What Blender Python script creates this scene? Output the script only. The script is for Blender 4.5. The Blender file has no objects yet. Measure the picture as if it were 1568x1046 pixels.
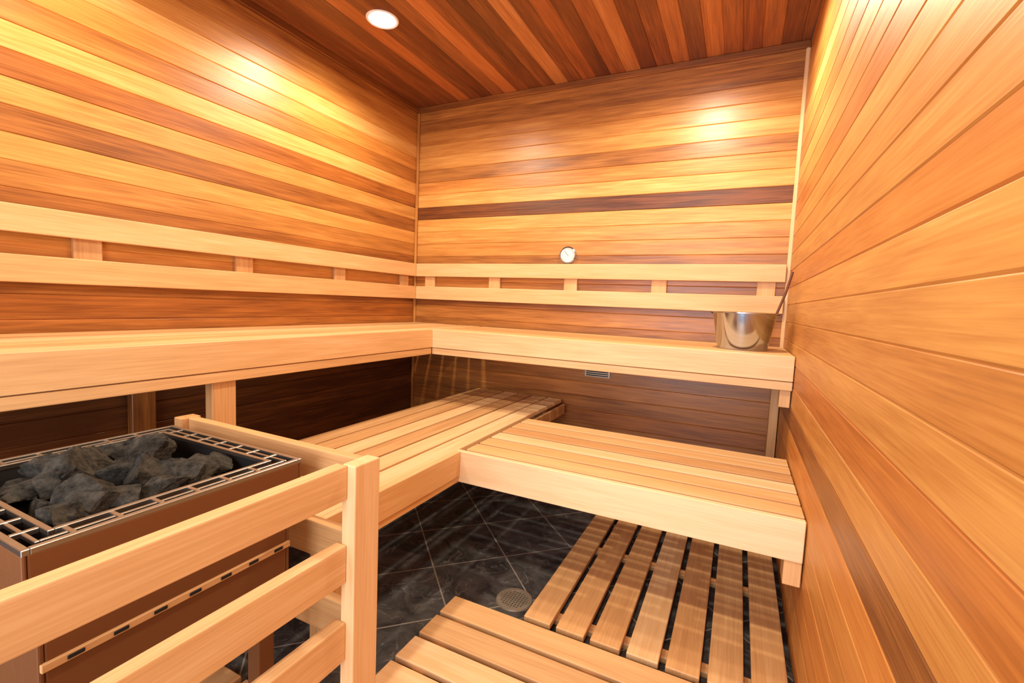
import bpy, bmesh, math, random
from mathutils import Vector, Matrix, noise
random.seed(7)
S=bpy.context.scene
W,H=2.406,2.4325
D,ZU,TF=.602,.9005,.1435
L,M,ZL,TL=1.236,1.28,.480,.125
YN=-3.6
# ------------------------------------------------ camera
yaw,pitch,roll=.4502,-.0829,.0421
f=Vector((-math.sin(yaw)*math.cos(pitch),math.cos(yaw)*math.cos(pitch),math.sin(pitch)))
r0=Vector((math.cos(yaw),math.sin(yaw),0)); u0=r0.cross(f)
r=r0*math.cos(roll)+u0*math.sin(roll); u=-r0*math.sin(roll)+u0*math.cos(roll)
cd=bpy.data.cameras.new('camera'); cam=bpy.data.objects.new('camera',cd); S.collection.objects.link(cam)
m=Matrix((r,u,-f)).transposed().to_4x4(); m.translation=Vector((2.186,-2.822,1.073)); cam.matrix_world=m
cd.sensor_width=36; cd.lens=715.43/1568*36; cd.clip_start=.01
S.camera=cam
# ------------------------------------------------ materials
def lin(c): return tuple(((v/255)/12.92 if v/255<=.04045 else ((v/255+.055)/1.055)**2.4) for v in c)+(1,)
def newmat(name):
    mt=bpy.data.materials.new(name); mt.use_nodes=True; nt=mt.node_tree
    return mt,nt,nt.nodes['Principled BSDF']
def wood(name,axis,stops,rough=.35,amp=.25,spec=.5,bump=.15,fig=1.2,red=(1,.82,.68)):
    mt,nt,b=newmat(name); N=nt.nodes.new; K=nt.links.new
    tc=N('ShaderNodeTexCoord'); at=N('ShaderNodeAttribute'); at.attribute_name='tint'
    sep=N('ShaderNodeSeparateColor'); K(at.outputs['Color'],sep.inputs[0])
    off=N('ShaderNodeVectorMath'); off.operation='SCALE'; off.inputs[0].default_value=(37.1,53.7,71.3)
    K(sep.outputs[1],off.inputs['Scale'])
    def noi(al,ac,sc,det,dist=0):
        mp=N('ShaderNodeMapping'); s=[ac]*3; s[axis]=al; mp.inputs['Scale'].default_value=s
        K(tc.outputs['Object'],mp.inputs['Vector'])
        ad=N('ShaderNodeVectorMath'); ad.operation='ADD'; K(mp.outputs[0],ad.inputs[0]); K(off.outputs[0],ad.inputs[1])
        n=N('ShaderNodeTexNoise'); n.inputs['Scale'].default_value=sc; n.inputs['Detail'].default_value=det
        n.inputs['Distortion'].default_value=dist
        K(ad.outputs[0],n.inputs['Vector']); return n
    n1=noi(.028,1,210,3); n2=noi(.05,1,32,4,.8); n3=noi(.16,1,9,3,1.2)
    def mm(op,a,bv,c=None):
        x=N('ShaderNodeMath'); x.operation=op
        for i,v in enumerate((a,bv,c)):
            if v is None: continue
            if isinstance(v,(int,float)): x.inputs[i].default_value=v
            else: K(v,x.inputs[i])
        return x.outputs[0]
    a=mm('MULTIPLY_ADD',n1.outputs[0],amp*1.9,sep.outputs[0])
    c=mm('MULTIPLY_ADD',n2.outputs[0],amp*1.8,a)
    e=mm('MULTIPLY_ADD',n3.outputs[0],amp*fig,c)
    g=mm('SUBTRACT',e,amp*(3.7+fig)*.5)
    cr=N('ShaderNodeValToRGB'); el=cr.color_ramp.elements
    el[0].position,el[0].color=stops[0][0],lin(stops[0][1])
    el[1].position,el[1].color=stops[-1][0],lin(stops[-1][1])
    for p,cc in stops[1:-1]:
        q=el.new(p); q.color=lin(cc)
    K(g,cr.inputs[0])
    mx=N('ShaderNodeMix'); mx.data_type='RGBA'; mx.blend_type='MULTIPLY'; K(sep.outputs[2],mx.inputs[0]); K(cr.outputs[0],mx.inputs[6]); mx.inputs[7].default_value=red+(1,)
    K(mx.outputs[2],b.inputs['Base Color'])
    rr=mm('MULTIPLY_ADD',n2.outputs[0],.22,rough-.11); K(rr,b.inputs['Roughness'])
    b.inputs['Specular IOR Level'].default_value=spec
    bp=N('ShaderNodeBump'); bp.inputs['Strength'].default_value=bump; bp.inputs['Distance'].default_value=.002
    K(n1.outputs[0],bp.inputs['Height']); K(bp.outputs[0],b.inputs['Normal'])
    return mt
cedar=[(0,(80,42,18)),(.25,(132,79,35)),(.5,(182,120,56)),(.75,(212,157,83)),(1,(236,194,126))]
cedC=[(0,(84,46,24)),(.3,(126,74,38)),(.6,(172,108,58)),(1,(212,154,94))]
pale=[(0,(180,130,82)),(.5,(220,175,120)),(1,(242,212,168))]
CX=wood('cedar_grain_x',0,cedar,rough=.38,spec=.6,amp=.27); CY=wood('cedar_grain_y',1,cedar,rough=.41,spec=.55,amp=.24)
CR=wood('cedar_grain_y_fine',1,cedar,rough=.44,spec=.45,amp=.17,fig=1.8,bump=.1)
CC=wood('cedar_ceiling',1,cedC,rough=.45,amp=.28); CZ=wood('cedar_grain_z',2,cedar)
PX=wood('pale_wood_x',0,pale,rough=.5,amp=.28,bump=.1,red=(1,.9,.8)); PY=wood('pale_wood_y',1,pale,rough=.5,amp=.28,bump=.1,red=(1,.9,.8))
PZ=wood('pale_wood_z',2,pale,rough=.5,amp=.28,bump=.1,red=(1,.9,.8))
def plain(name,c,rough=.5,metal=0,em=None,es=0):
    mt,nt,b=newmat(name); b.inputs['Base Color'].default_value=lin(c); b.inputs['Roughness'].default_value=rough
    b.inputs['Metallic'].default_value=metal
    n=nt.nodes.new('ShaderNodeTexNoise'); n.inputs['Scale'].default_value=30
    ma=nt.nodes.new('ShaderNodeMath'); ma.operation='MULTIPLY_ADD'; ma.inputs[1].default_value=.12; ma.inputs[2].default_value=max(rough-.06,0)
    nt.links.new(n.outputs[0],ma.inputs[0]); nt.links.new(ma.outputs[0],b.inputs['Roughness'])
    if em: b.inputs['Emission Color'].default_value=em; b.inputs['Emission Strength'].default_value=es
    return mt
steel=plain('brushed_steel',(190,196,204),.28,1)
rimsteel=plain('satin_steel',(168,164,158),.35,1)
brown=plain('brown_enamel',(118,72,38),.5,.2)
black=plain('dark_cavity',(18,14,12),.8)
white=plain('white_enamel',(235,232,225),.35)
chrome=plain('polished_stainless',(192,206,228),.16,1)
lens=plain('lamp_lens',(255,250,240),.4,0,(1,.93,.8,1),22)
stone,nt,b=newmat('sauna_stone'); tc=nt.nodes.new('ShaderNodeTexCoord')
n=nt.nodes.new('ShaderNodeTexNoise'); n.inputs['Scale'].default_value=45; n.inputs['Detail'].default_value=10; n.inputs['Roughness'].default_value=.7
cr=nt.nodes.new('ShaderNodeValToRGB'); cr.color_ramp.elements[0].position=.32; cr.color_ramp.elements[0].color=lin((20,19,17)); cr.color_ramp.elements[1].position=.74; cr.color_ramp.elements[1].color=lin((98,93,84))
nt.links.new(tc.outputs['Object'],n.inputs['Vector']); nt.links.new(n.outputs[0],cr.inputs[0]); nt.links.new(cr.outputs[0],b.inputs['Base Color']); b.inputs['Roughness'].default_value=.95; b.inputs['Specular IOR Level'].default_value=.2
bp=nt.nodes.new('ShaderNodeBump'); bp.inputs['Strength'].default_value=1; bp.inputs['Distance'].default_value=.012
nt.links.new(n.outputs[0],bp.inputs['Height']); nt.links.new(bp.outputs[0],b.inputs['Normal'])
# slate tile floor
tile,nt,b=newmat('slate_tile'); N=nt.nodes.new; K=nt.links.new
tc=N('ShaderNodeTexCoord'); mp=N('ShaderNodeMapping'); mp.inputs['Rotation'].default_value=(0,0,math.radians(45)); mp.inputs['Location'].default_value=(.08,.12,0)
K(tc.outputs['Object'],mp.inputs['Vector'])
br=N('ShaderNodeTexBrick'); br.offset=0; br.inputs['Scale'].default_value=1; br.inputs['Brick Width'].default_value=.305; br.inputs['Row Height'].default_value=.305
br.inputs['Mortar Size'].default_value=.003; br.inputs['Mortar Smooth'].default_value=.1
br.inputs['Color1'].default_value=(0,0,0,1); br.inputs['Color2'].default_value=(1,1,1,1); br.inputs['Mortar'].default_value=(.5,.5,.5,1)
K(mp.outputs[0],br.inputs['Vector'])
n1=N('ShaderNodeTexNoise'); n1.inputs['Scale'].default_value=9; n1.inputs['Detail'].default_value=12; n1.inputs['Roughness'].default_value=.65; n1.inputs['Distortion'].default_value=1.2; K(tc.outputs['Object'],n1.inputs['Vector'])
vz=N('ShaderNodeTexNoise'); vz.inputs['Scale'].default_value=6; vz.inputs['Detail'].default_value=10; vz.inputs['Distortion'].default_value=.8; K(tc.outputs['Object'],vz.inputs['Vector'])
cr=N('ShaderNodeValToRGB'); e=cr.color_ramp.elements; e[0].position=.35; e[0].color=lin((34,35,37)); e[1].position=.70; e[1].color=lin((94,92,90)); K(n1.outputs[0],cr.inputs[0])
vr=N('ShaderNodeValToRGB'); e=vr.color_ramp.elements; e[0].position=.492; e[0].color=(0,0,0,1); e[1].position=.5; e[1].color=(.4,.4,.4,1); q=e.new(.508); q.color=(0,0,0,1); K(vz.outputs[0],vr.inputs[0])
mx=N('ShaderNodeMix'); mx.data_type='RGBA'; K(vr.outputs[0],mx.inputs[0]); K(cr.outputs[0],mx.inputs[6]); mx.inputs[7].default_value=lin((150,148,144))
mg=N('ShaderNodeMix'); mg.data_type='RGBA'; K(br.outputs['Fac'],mg.inputs[0]); K(mx.outputs[2],mg.inputs[6]); mg.inputs[7].default_value=lin((146,140,132))
K(mg.outputs[2],b.inputs['Base Color']); b.inputs['Roughness'].default_value=.65
bp=N('ShaderNodeBump'); bp.inputs['Strength'].default_value=.35; bp.inputs['Distance'].default_value=.003; K(n1.outputs[0],bp.inputs['Height']); K(bp.outputs[0],b.inputs['Normal'])
# ------------------------------------------------ mesh builder
class MB:
    def __init__(s): s.v=[];s.f=[];s.t=[];s.m=[];s.mats=[]
    def mi(s,mat):
        if mat not in s.mats: s.mats.append(mat)
        return s.mats.index(mat)
    def box(s,x0,x1,y0,y1,z0,z1,mat,tone=.5,tr=None):
        i=len(s.v); P=[(x,y,z) for z in (z0,z1) for y in (y0,y1) for x in (x0,x1)]
        if tr: P=[tuple(tr@Vector(p)) for p in P]
        s.v+=P
        F=[(0,2,3,1),(4,5,7,6),(0,1,5,4),(2,6,7,3),(0,4,6,2),(1,3,7,5)]
        sd=random.random(); hu=random.random()**1.6; k=s.mi(mat)
        for q in F:
            s.f.append(tuple(i+a for a in q)); s.t.append((tone,sd,hu,1)); s.m.append(k)
    def obj(s,name,bev=.0015,seg=1,parent=None,smooth=False):
        me=bpy.data.meshes.new(name); me.from_pydata(s.v,[],s.f)
        for mt in s.mats: me.materials.append(mt)
        me.polygons.foreach_set('material_index',s.m)
        a=me.attributes.new('tint','FLOAT_COLOR','FACE')
        a.data.foreach_set('color',[c for t in s.t for c in t])
        o=bpy.data.objects.new(name,me); S.collection.objects.link(o)
        if bev:
            md=o.modifiers.new('bevel','BEVEL'); md.width=bev; md.segments=seg; md.limit_method='ANGLE'
        if parent: o.parent=parent
        return o
def empty(name):
    o=bpy.data.objects.new(name,None); S.collection.objects.link(o); o.empty_display_size=.1; return o
def revolve(name,prof,mat,loc=(0,0,0),rot=None,parent=None,seg=64):
    bm=bmesh.new(); rings=[]
    for (rr,z) in prof:
        if rr<1e-6: rings.append([bm.verts.new((0,0,z))])
        else: rings.append([bm.verts.new((rr*math.cos(2*math.pi*i/seg),rr*math.sin(2*math.pi*i/seg),z)) for i in range(seg)])
    for a,b_ in zip(rings,rings[1:]):
        for i in range(seg):
            j=(i+1)%seg
            if len(a)==1 and len(b_)==1: continue
            if len(a)==1: bm.faces.new((a[0],b_[i],b_[j]))
            elif len(b_)==1: bm.faces.new((a[i],b_[0],a[j]))
            else: bm.faces.new((a[i],b_[i],b_[j],a[j]))
    bmesh.ops.recalc_face_normals(bm,faces=bm.faces)
    me=bpy.data.meshes.new(name); bm.to_mesh(me); bm.free(); me.materials.append(mat)
    for p in me.polygons: p.use_smooth=True
    me.set_sharp_from_angle(angle=math.radians(35))
    o=bpy.data.objects.new(name,me); S.collection.objects.link(o); o.location=loc
    if rot: o.rotation_euler=rot
    if parent: o.parent=parent
    return o
# ------------------------------------------------ room shell
P=.0875
nb=math.ceil(H/P)
backT=[.42,.34,.50,.60,.68,.38,.60,.72,.08,.74,.62,.58,.38,.52,.40,.28,.46,.38,.44,.48,.42,.46,.40,.4,.4,.4,.4,.4]
leftT=[.38,.52,.62,.80,.64,.44,.80,.36,.64,.34,.68,.5,.36,.58,.5,.34,.38,.40,.12,.06,.05,.03,.05,.03,.05,.05,.05,.05]  # last boards, below the upper bench, toned near black: its shade painted in
rightT=[.5,.68,.72,.58,.76,.64,.54,.72,.62,.56,.66,.60,.62,.56,.66,.58,.54,.60,.48,.56,.30,.6,.58,.52,.5,.5,.55,.5]
def hwall(name,kind,T):
    mb=MB()
    for i in range(nb):
        z1=H-i*P; z0=max(z1-P,0)
        if z1<=0.005: break
        t=T[i] if i<len(T) else .4
        if kind=='back': mb.box(-.02,W+.02,0,.02,z0,z1,CX,t)
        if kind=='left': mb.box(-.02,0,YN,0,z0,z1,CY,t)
        if kind=='right': mb.box(W,W+.02,YN,0,z0,z1,CR,t)
    if kind=='back': mb.box(-.05,W+.05,.02,.06,0,H,CX,.2)
    if kind=='left': mb.box(-.06,-.02,YN,0,0,H,CY,.2)
    if kind=='right': mb.box(W+.02,W+.06,YN,0,0,H,CY,.2)
    return mb.obj(name,.0032)
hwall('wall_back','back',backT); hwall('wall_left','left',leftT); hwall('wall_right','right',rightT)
mb=MB(); dx0,dx1,dz=.80,2.30,2.0825
for i in range(nb):
    z1=H-i*P; z0=max(z1-P,0)
    if z1<=.005: break
    t=random.uniform(.4,.7)
    if z0>=dz-.001: mb.box(0,W,YN-.02,YN,z0,z1,CX,t)
    else:
        mb.box(0,dx0,YN-.02,YN,z0,min(z1,H),CX,t); mb.box(dx1,W,YN-.02,YN,z0,z1,CX,t)
mb.obj('wall_front',.0028)
mb=MB(); q=dz-.003
xm=1.42
for a in (dx0+.002,xm,dx1-.047): mb.box(a,a+.045,YN-.02,YN+.01,0,q,PZ,.4)
for a,c in ((dx0+.047,xm),(xm+.045,dx1-.047)): mb.box(a,c,YN-.02,YN+.01,q-.045,q,PX,.4)
dfr=mb.obj('door_1',.003)
gl,nt,b=newmat('door_glass'); tr=nt.nodes.new('ShaderNodeBsdfTransparent'); gs=nt.nodes.new('ShaderNodeBsdfGlossy'); gs.inputs['Roughness'].default_value=.02
ms=nt.nodes.new('ShaderNodeMixShader'); ms.inputs[0].default_value=.08; nt.links.new(tr.outputs[0],ms.inputs[1]); nt.links.new(gs.outputs[0],ms.inputs[2]); nt.links.new(ms.outputs[0],nt.nodes['Material Output'].inputs['Surface'])
mb=MB(); mb.box(dx0+.048,xm-.001,YN-.014,YN-.006,.005,q-.046,gl); mb.box(xm+.046,dx1-.048,YN-.014,YN-.006,.005,q-.046,gl); mb.obj('glass',0,parent=dfr)
# ceiling
mb=MB(); random.seed(11); i=0; x=0
seq=[.3,.2,.35,.25,.6,.3,.15,.42,.75,.35,.18,.3,.75,.3,.45,.2,.4,.65,.15,.3,.55,.25,.6,.4,.4,.5,.3,.4]
while x<W:
    mb.box(x,min(x+P,W),YN,0,H,H+.02,CC,seq[i%len(seq)]); x+=P; i+=1
mb.box(-.05,W+.05,YN,.05,H+.02,H+.06,CC,.2)
mb.obj('ceiling',.0028)
mb=MB(); mb.box(-.05,W+.05,YN-.3,.05,-.05,0,tile); mb.obj('floor',0)
mb=MB(); mb.box(.0,W,-.018,0,H-.036,H,CX,.22); mb.obj('trim_1',.003)
mb=MB(); mb.box(0,.018,YN,-.018,H-.036,H,CY,.2); mb.obj('trim_2',.003)
mb=MB(); mb.box(0,.02,-.02,0,0,H-.036,CZ,.5); mb.obj('trim_3',.005)
mb=MB(); mb.box(W-.02,W,-.02,0,0,H-.036,PZ,.75); mb.obj('trim_4',.005)
# ------------------------------------------------ benches
def pt(): return random.uniform(.2,.75)
random.seed(3)
ub=empty('upper_bench')
mb=MB()
n=6; g=.013; TH=.022; xs0=.022; w=(D-.022-xs0-(n-1)*g)/n
for k in range(n):
    x0=xs0+k*(w+g); mb.box(x0,x0+w,-3.1,-.022,ZU-TH,ZU,PY,pt())
    y1=-.022-k*(w+g)
    mb.box(D+.004,W-.004,y1-w,y1,ZU-TH,ZU,PX,pt())
mb.obj('seat_slats',.003,2,parent=ub)
mb=MB()
mb.box(D-.022,D,-3.1,-D,ZU-.105,ZU,PY,.5); mb.box(D-.026,D-.005,-3.1,-D,ZU-TF,ZU-.108,PY,.4)
mb.box(D-.022,W-.003,-D,-D+.022,ZU-.105,ZU,PX,.75); mb.box(D-.005,W-.003,-D+.005,-D+.026,ZU-TF,ZU-.108,PX,.6)
mb.obj('fascia',.002,1,parent=ub)
mb=MB()
for y in (-.95,-1.8,-2.65): mb.box(.03,D-.03,y-.02,y+.02,ZU-.12,ZU-.03,CX,.3)
for x in (1.2,1.8): mb.box(x-.02,x+.02,-D+.03,-.03,ZU-.12,ZU-.03,CY,.3)
mb.box(.004,.042,-3.1,-.03,ZU-.12,ZU-.03,CY,.3); mb.box(.05,W-.03,-.04,-.004,ZU-.12,ZU-.03,CX,.3)
mb.box(D-.068,D-.028,-1.84,-1.755,0,ZU-.12,PZ,.3)
mb.box(.004,.042,-1.83,-1.745,0,ZU-.12,CZ,.25)
mb.box(D-.068,D-.028,-3.05,-2.97,0,ZU-.12,PZ,.3)
mb.box(W-.045,W-.004,-D+.035,-D+.09,ZU-.22,ZU-.03,PZ,.4)
mb.box(W-.045,W-.004,-.075,-.03,0,ZU-.03,PZ,.5)
mb.obj('support_frame',.002,1,parent=ub)
YE=-1.96
lb=empty('lower_bench')
mb=MB(); w=(L-.022-.61-5*g)/6
for k in range(6):
    x0=.61+k*(w+g); mb.box(x0,x0+w,YE,-.06,ZL-TH,ZL,PY,pt())
y1=-.639
g=.015; w=(M-.022-.639-6*g)/6
for k in range(6):
    a=y1-k*(w+g); mb.box(L+.004,W-.004,a-w,a,ZL-TH,ZL,PX,pt())
mb.obj('seat_slats',.003,2,parent=lb)
mb=MB()
mb.box(L-.022,L,YE,-M,ZL-.10,ZL,PY,.55); mb.box(L-.026,L-.005,YE,-M,ZL-TL,ZL-.103,PY,.5)
mb.box(L-.022,W-.004,-M,-M+.022,ZL-TL,ZL,PX,.9)
mb.box(L-.012,L+.002,-.62,-.06,ZL-.09,ZL-.03,PY,.4)
mb.obj('fascia',.002,1,parent=lb)
mb=MB()
for y in (-.3,-.9,-1.5): mb.box(.62,L-.03,y-.02,y+.02,ZL-.11,ZL-.03,PX,.3)
mb.box(L,L+.035,-M+.03,-.65,ZL-.11,ZL-.03,PY,.3)
mb.box(1.8,1.84,-M+.03,-.65,ZL-.11,ZL-.03,PY,.3)
mb.box(W-.045,W-.004,-M+.03,-.65,ZL-.11,ZL-.03,PY,.4)
mb.box(W-.05,W-.004,-M+.005,-M+.08,ZL-.2,ZL-TL-.002,PZ,.45)
for x,y in ((.64,-.1),(.64,-1.9),(L-.07,-1.9),(.64,-1.0)): mb.box(x,x+.04,y-.04,y+.04,0,ZL-.11,PZ,.3)
mb.obj('support_frame',.002,1,parent=lb)
# ------------------------------------------------ backrests
b1,b2,b3,b4=1.327,1.2355,1.164,1.072
bk=empty('backrest')
mb=MB()
mb.box(.02,.04,-3.1,-.022,b2,b1,PY,.5); mb.box(.02,.04,-3.1,-.022,b4,b3,PY,.42)
for y in (-.14,-.74,-1.34,-1.945,-2.55): mb.box(.0005,.02,y-.043,y+.043,b4+.01,b1-.01,PZ,.1)
mb.obj('rails',.003,2,parent=bk)
bk2=empty('backrest')
mb=MB()
mb.box(.042,W-.022,-.04,-.02,b2,b1,PX,.55); mb.box(.042,W-.022,-.04,-.02,b4,b3,PX,.55)
for x in (.15,.68,1.22,1.755,2.30): mb.box(x-.043,x+.043,-.02,-.0005,b4+.01,b1-.01,PZ,.4)
mb.obj('rails',.003,2,parent=bk2)
# ------------------------------------------------ duckboards
def duck(name,x0,x1,y0,y1,along,n,gap=.02,z0=0,parent=None):
    o=MB()
    if along=='y':
        w=(x1-x0-(n-1)*gap)/n
        for k in range(n): a=x0+k*(w+gap); o.box(a,a+w,y0,y1,z0+.02,z0+.04,PY,random.uniform(.3,.8))
        for y in (y0+.08,(y0+y1)/2,y1-.08): o.box(x0+.01,x1-.01,y-.02,y+.02,z0,z0+.02,PX,.2)
    else:
        w=(y1-y0-(n-1)*gap)/n
        for k in range(n): a=y0+k*(w+gap); o.box(x0,x1,a,a+w,z0+.02,z0+.04,PX,random.uniform(.3,.75))
        for x in (x0+.08,(x0+x1)/2,x1-.08): o.box(x-.02,x+.02,y0+.01,y1-.01,z0,z0+.02,PY,.2)
    return o.obj(name,.003,2,parent=parent)
duck('duckboard',1.615,2.385,-1.462,-.30,'y',7)
duck('duckboard',1.36,2.385,-2.48,-1.485,'x',9,.018)
dm=plain('drain_metal',(150,140,122),.45,.3)
dr=revolve('floor_drain',[(0,.001),(.048,.001),(.050,.005),(.064,.005),(.067,.0005)],dm,(1.528,-1.35,0))
mb=MB()
mb.box(-.034,.034,-.034,.034,.0009,.0013,black)
for k in range(-4,5):
    hw=math.sqrt(max(.05**2-(k*.011)**2,0)); mb.box(-hw,hw,k*.011-.0022,k*.011+.0022,.0015,.0048,dm)
    mb.box(k*.011-.0022,k*.011+.0022,-hw,hw,.0015,.0046,dm)
mb.obj('grate',0,parent=dr)
revolve('sump',[(0,.0014),(.049,.0014)],black,parent=dr)
# ------------------------------------------------ heater guard
gr=empty('heater_guard_rail'); mb=MB()
Zt=.693
mb.box(1.401,1.441,-2.055,-1.975,.0,Zt,PZ,.7)
mb.box(1.401,1.441,-3.0,-2.92,.0,Zt,PZ,.6)
for k,(a,c) in enumerate(((.612,.692),(.415,.505),(.225,.318))):
    mb.box(1.385,1.418,-2.92,-2.055,a,c,PY,.5)
    mb.box(.74,1.401,-2.012,-1.985,a,c,PX,.35)
mb.box(.70,.74,-2.03,-1.975,0,Zt,PZ,.2)
mb.obj('boards',.003,2,parent=gr)
duck('floor_slats',.76,1.36,-2.90,-2.06,'y',6,parent=gr)
# ------------------------------------------------ heater
ht=empty('sauna_heater')
hx0,hx1,hy0,hy1=.786,1.297,-2.55,-2.078
mb=MB()
def ring(x0,x1,y0,y1,z0,z1,t,mat):
    mb.box(x0,x1,y0,y0+t,z0,z1,mat); mb.box(x0,x1,y1-t,y1,z0,z1,mat)
    mb.box(x0,x0+t,y0+t,y1-t,z0,z1,mat); mb.box(x1-t,x1,y0+t,y1-t,z0,z1,mat)
ring(hx0,hx1,hy0,hy1,Zt-.05,Zt-.008,.006,brown)
ring(hx0+.018,hx1-.018,hy0+.018,hy1-.018,.40,Zt-.05,.008,brown)
mb.box(hx0+.03,hx1-.03,hy0+.03,hy1-.03,.402,.50,black)
for x in (hx0+.04,hx1-.08):
    for y in (hy0+.04,hy1-.08): mb.box(x,x+.04,y,y+.04,.04,.402,brown)
mb.obj('body',.004,2,parent=ht)
mb=MB()
ring(hx0,hx1,hy0,hy1,Zt-.010,Zt,.010,rimsteel); ring(hx0+.044,hx1-.044,hy0+.044,hy1-.044,Zt-.010,Zt,.009,rimsteel)
ring(hx0+.022,hx1-.022,hy0+.022,hy1-.022,Zt-.010,Zt-.002,.006,rimsteel)
a=hx0+.06
while a<hx1-.06:
    for (p,q) in ((hy0+.01,hy0+.044),(hy1-.044,hy1-.01)): mb.box(a,a+.008,p,q,Zt-.010,Zt-.001,rimsteel)
    a+=.062
a=hy0+.06
while a<hy1-.06:
    for (p,q) in ((hx0+.01,hx0+.044),(hx1-.044,hx1-.01)): mb.box(p,q,a,a+.008,Zt-.010,Zt-.001,rimsteel)
    a+=.062
mb.obj('slotted_rim',.001,1,parent=ht)
mb=MB(); ring(hx0+.046,hx1-.046,hy0+.046,hy1-.046,.5,Zt-.012,.004,black)
mb.box(hx0+.05,hx1-.05,hy0+.05,hy1-.05,.5,.505,black)
ring(hx0+.008,hx1-.008,hy0+.008,hy1-.008,Zt-.055,Zt-.045,.04,black)
mb.obj('stone_tray',0,parent=ht)
mb=MB()
mb.box(hx1-.02,hx1-.012,hy0+.02,hy1-.02,.487,.500,PY,.3)
for k in range(7):
    y=hy0+.05+k*.06; mb.box(hx1-.0125,hx1-.0105,y,y+.022,.490,.497,black)
mb.obj('vent_strip',.001,parent=ht)
bm=bmesh.new(); random.seed(21)
for k in range(92):
    lay=min(k//30,2)
    R=random.uniform(.042,.066) if lay<2 else random.uniform(.036,.060)
    e=.052
    x=random.uniform(hx0+e+R*.85,hx1-e-R*.85); y=random.uniform(hy0+e+R*.85,hy1-e-R*.85)
    z=[.575,.635,.680][lay]+random.uniform(-.014,.012)
    q=bmesh.ops.create_icosphere(bm,subdivisions=4,radius=1)
    off=Vector((random.uniform(0,99),random.uniform(0,99),random.uniform(0,99)))
    sc=Vector((random.uniform(.85,1.25),random.uniform(.7,1.0),random.uniform(.5,.8)))
    rt=Matrix.Rotation(random.uniform(0,6.28),3,'Z')@Matrix.Rotation(random.uniform(-.7,.7),3,'X')
    planes=[(Vector((random.gauss(0,1),random.gauss(0,1),random.gauss(0,1))).normalized(),random.uniform(.40,.68)) for _ in range(11)]
    for v in q['verts']:
        c=v.co.normalized()
        for nn,dd in planes:
            s_=c.dot(nn)
            if s_>dd: c=c-nn*(s_-dd)
        c=c*(1.25+.12*noise.noise(c*2.2+off)+.09*noise.noise(c*7+off)+.05*noise.noise(c*17+off))
        c=Vector((c.x*sc.x,c.y*sc.y,c.z*sc.z))*R
        v.co=rt@c+Vector((x,y,z))
me=bpy.data.meshes.new('stones'); bm.to_mesh(me); bm.free(); me.materials.append(stone)
o=bpy.data.objects.new('stones',me); S.collection.objects.link(o); o.parent=ht
# ------------------------------------------------ bucket & ladle
bx,by=2.205,-.37
rb,rt_,hb=.104,.137,.172
bu=revolve('sauna_bucket',[(0,.004),(rb-.004,.004),(rb,0),(rb+.002,.004),(rt_-.001,hb-.006),(rt_+.004,hb-.004),(rt_+.004,hb),(rt_-.004,hb),(rt_-.006,hb-.008),(rb-.006,.01),(0,.01)],chrome,(bx,by,ZU))
def tube(name,pts,rad,mat,parent=None):
    cu=bpy.data.curves.new(name,'CURVE'); cu.dimensions='3D'; sp=cu.splines.new('POLY'); sp.points.add(len(pts)-1)
    for p,c in zip(sp.points,pts): p.co=(*c,1)
    cu.bevel_depth=rad; cu.bevel_resolution=4; cu.materials.append(mat)
    o=bpy.data.objects.new(name,cu); S.collection.objects.link(o)
    if parent: o.parent=parent
    return o
tube('bail_handle',[(rt_*math.cos(a)*1.02,rt_*math.sin(a)*1.02,hb-.005-.03*math.sin(a)) for a in [math.pi*i/24 for i in range(25)]],.0035,steel,bu)
ld=revolve('ladle',[(0,0),(.02,.002),(.033,.012),(.038,.03),(.036,.03),(.031,.014),(.018,.005),(0,.004)],chrome,(bx+.04,by-.02,ZU+.03))
tube('handle',[(.036,0,.028),(.055,-.005,.07),(.088,-.01,.135),(.118,-.01,.235),(.138,-.01,.33)],.0055,plain('ladle_handle_wood',(104,56,26),.5),ld)
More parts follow.
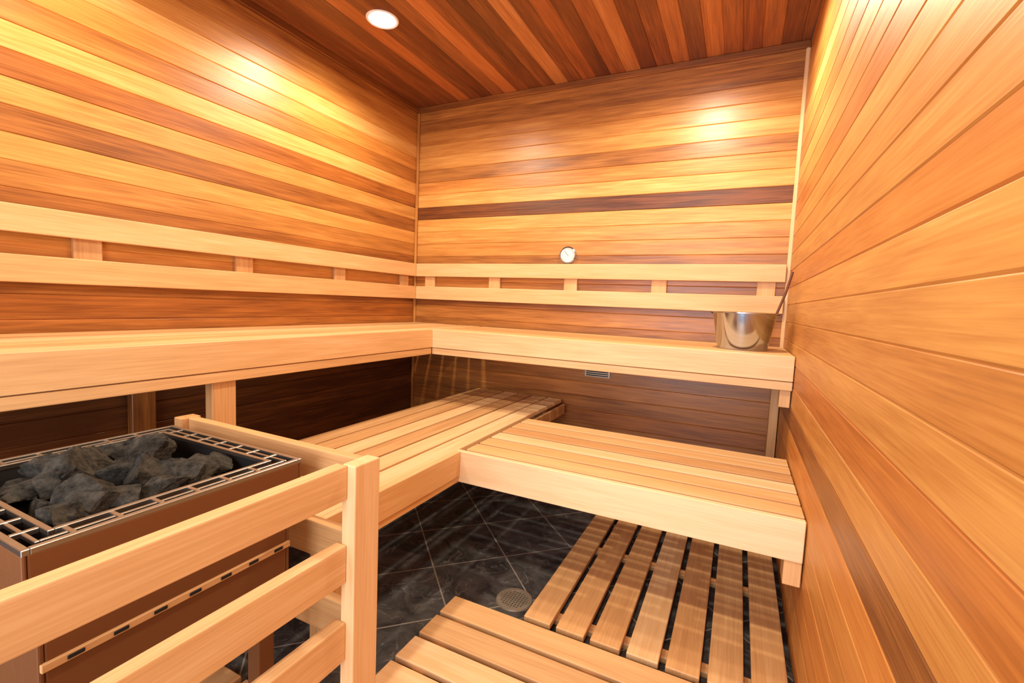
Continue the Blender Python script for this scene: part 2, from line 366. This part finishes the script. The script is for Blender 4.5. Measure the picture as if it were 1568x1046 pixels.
# ------------------------------------------------ thermometer
th=revolve('wall_thermometer',[(0,.0),(.053,0),(.053,.016),(.047,.02),(.046,.014),(0,.014)],chrome,(1.191,-.0005,1.384),(math.pi/2,0,0))
revolve('dial',[(0,.0155),(.045,.0155)],white,parent=th)
mb=MB()
for k in range(24):
    a=math.radians(-135+k*270/23); T=Matrix.Rotation(a,4,'Z'); mb.box(-.0007,.0007,.034,.041,.0156,.0162,black,tr=T)
mb.box(-.001,.001,-.008,.032,.016,.017,black,tr=Matrix.Rotation(.7,4,'Z'))
mb.obj('markings',0,parent=th)
mb=MB(); mb.box(1.34,1.50,-.008,-.0005,.635,.69,rimsteel)
for k in range(4): mb.box(1.35,1.49,-.010,-.0078,.642+k*.012,.648+k*.012,black)
mb.obj('wall_vent',.001)
# ------------------------------------------------ lamps
for i,(x,y,e) in enumerate(((.5,-.95,54),(1.95,-.66,62),(.5,-2.25,54),(1.9,-2.25,46))):
    d=revolve('recessed_downlight',[(.066,.0),(.066,-.003),(.075,-.005),(.079,-.001),(.079,0)],white,(x,y,H))
    revolve('lens',[(0,-.002),(.066,-.002)],lens,parent=d)
    ld_=bpy.data.lights.new('lamp','SPOT'); ld_.energy=e; ld_.color=(1,.87,.66); ld_.spot_size=math.radians(168); ld_.spot_blend=.6; ld_.shadow_soft_size=.045
    lo=bpy.data.objects.new('lamp',ld_); S.collection.objects.link(lo); lo.location=(0,0,-.055); lo.parent=d
al=bpy.data.lights.new('daylight','AREA'); al.shape='RECTANGLE'; al.size=1.6; al.size_y=2.2; al.energy=105; al.color=(.9,.94,1)
ao=bpy.data.objects.new('daylight',al); S.collection.objects.link(ao); ao.location=(1.55,YN-.5,1.15); ao.rotation_euler=(math.radians(90),0,0)
w=bpy.data.worlds.new('world'); S.world=w; w.use_nodes=True; w.node_tree.nodes['Background'].inputs[0].default_value=(.8,.85,1,1); w.node_tree.nodes['Background'].inputs[1].default_value=.5
S.view_settings.view_transform='Standard'; S.view_settings.look='None'; S.view_settings.exposure=.03
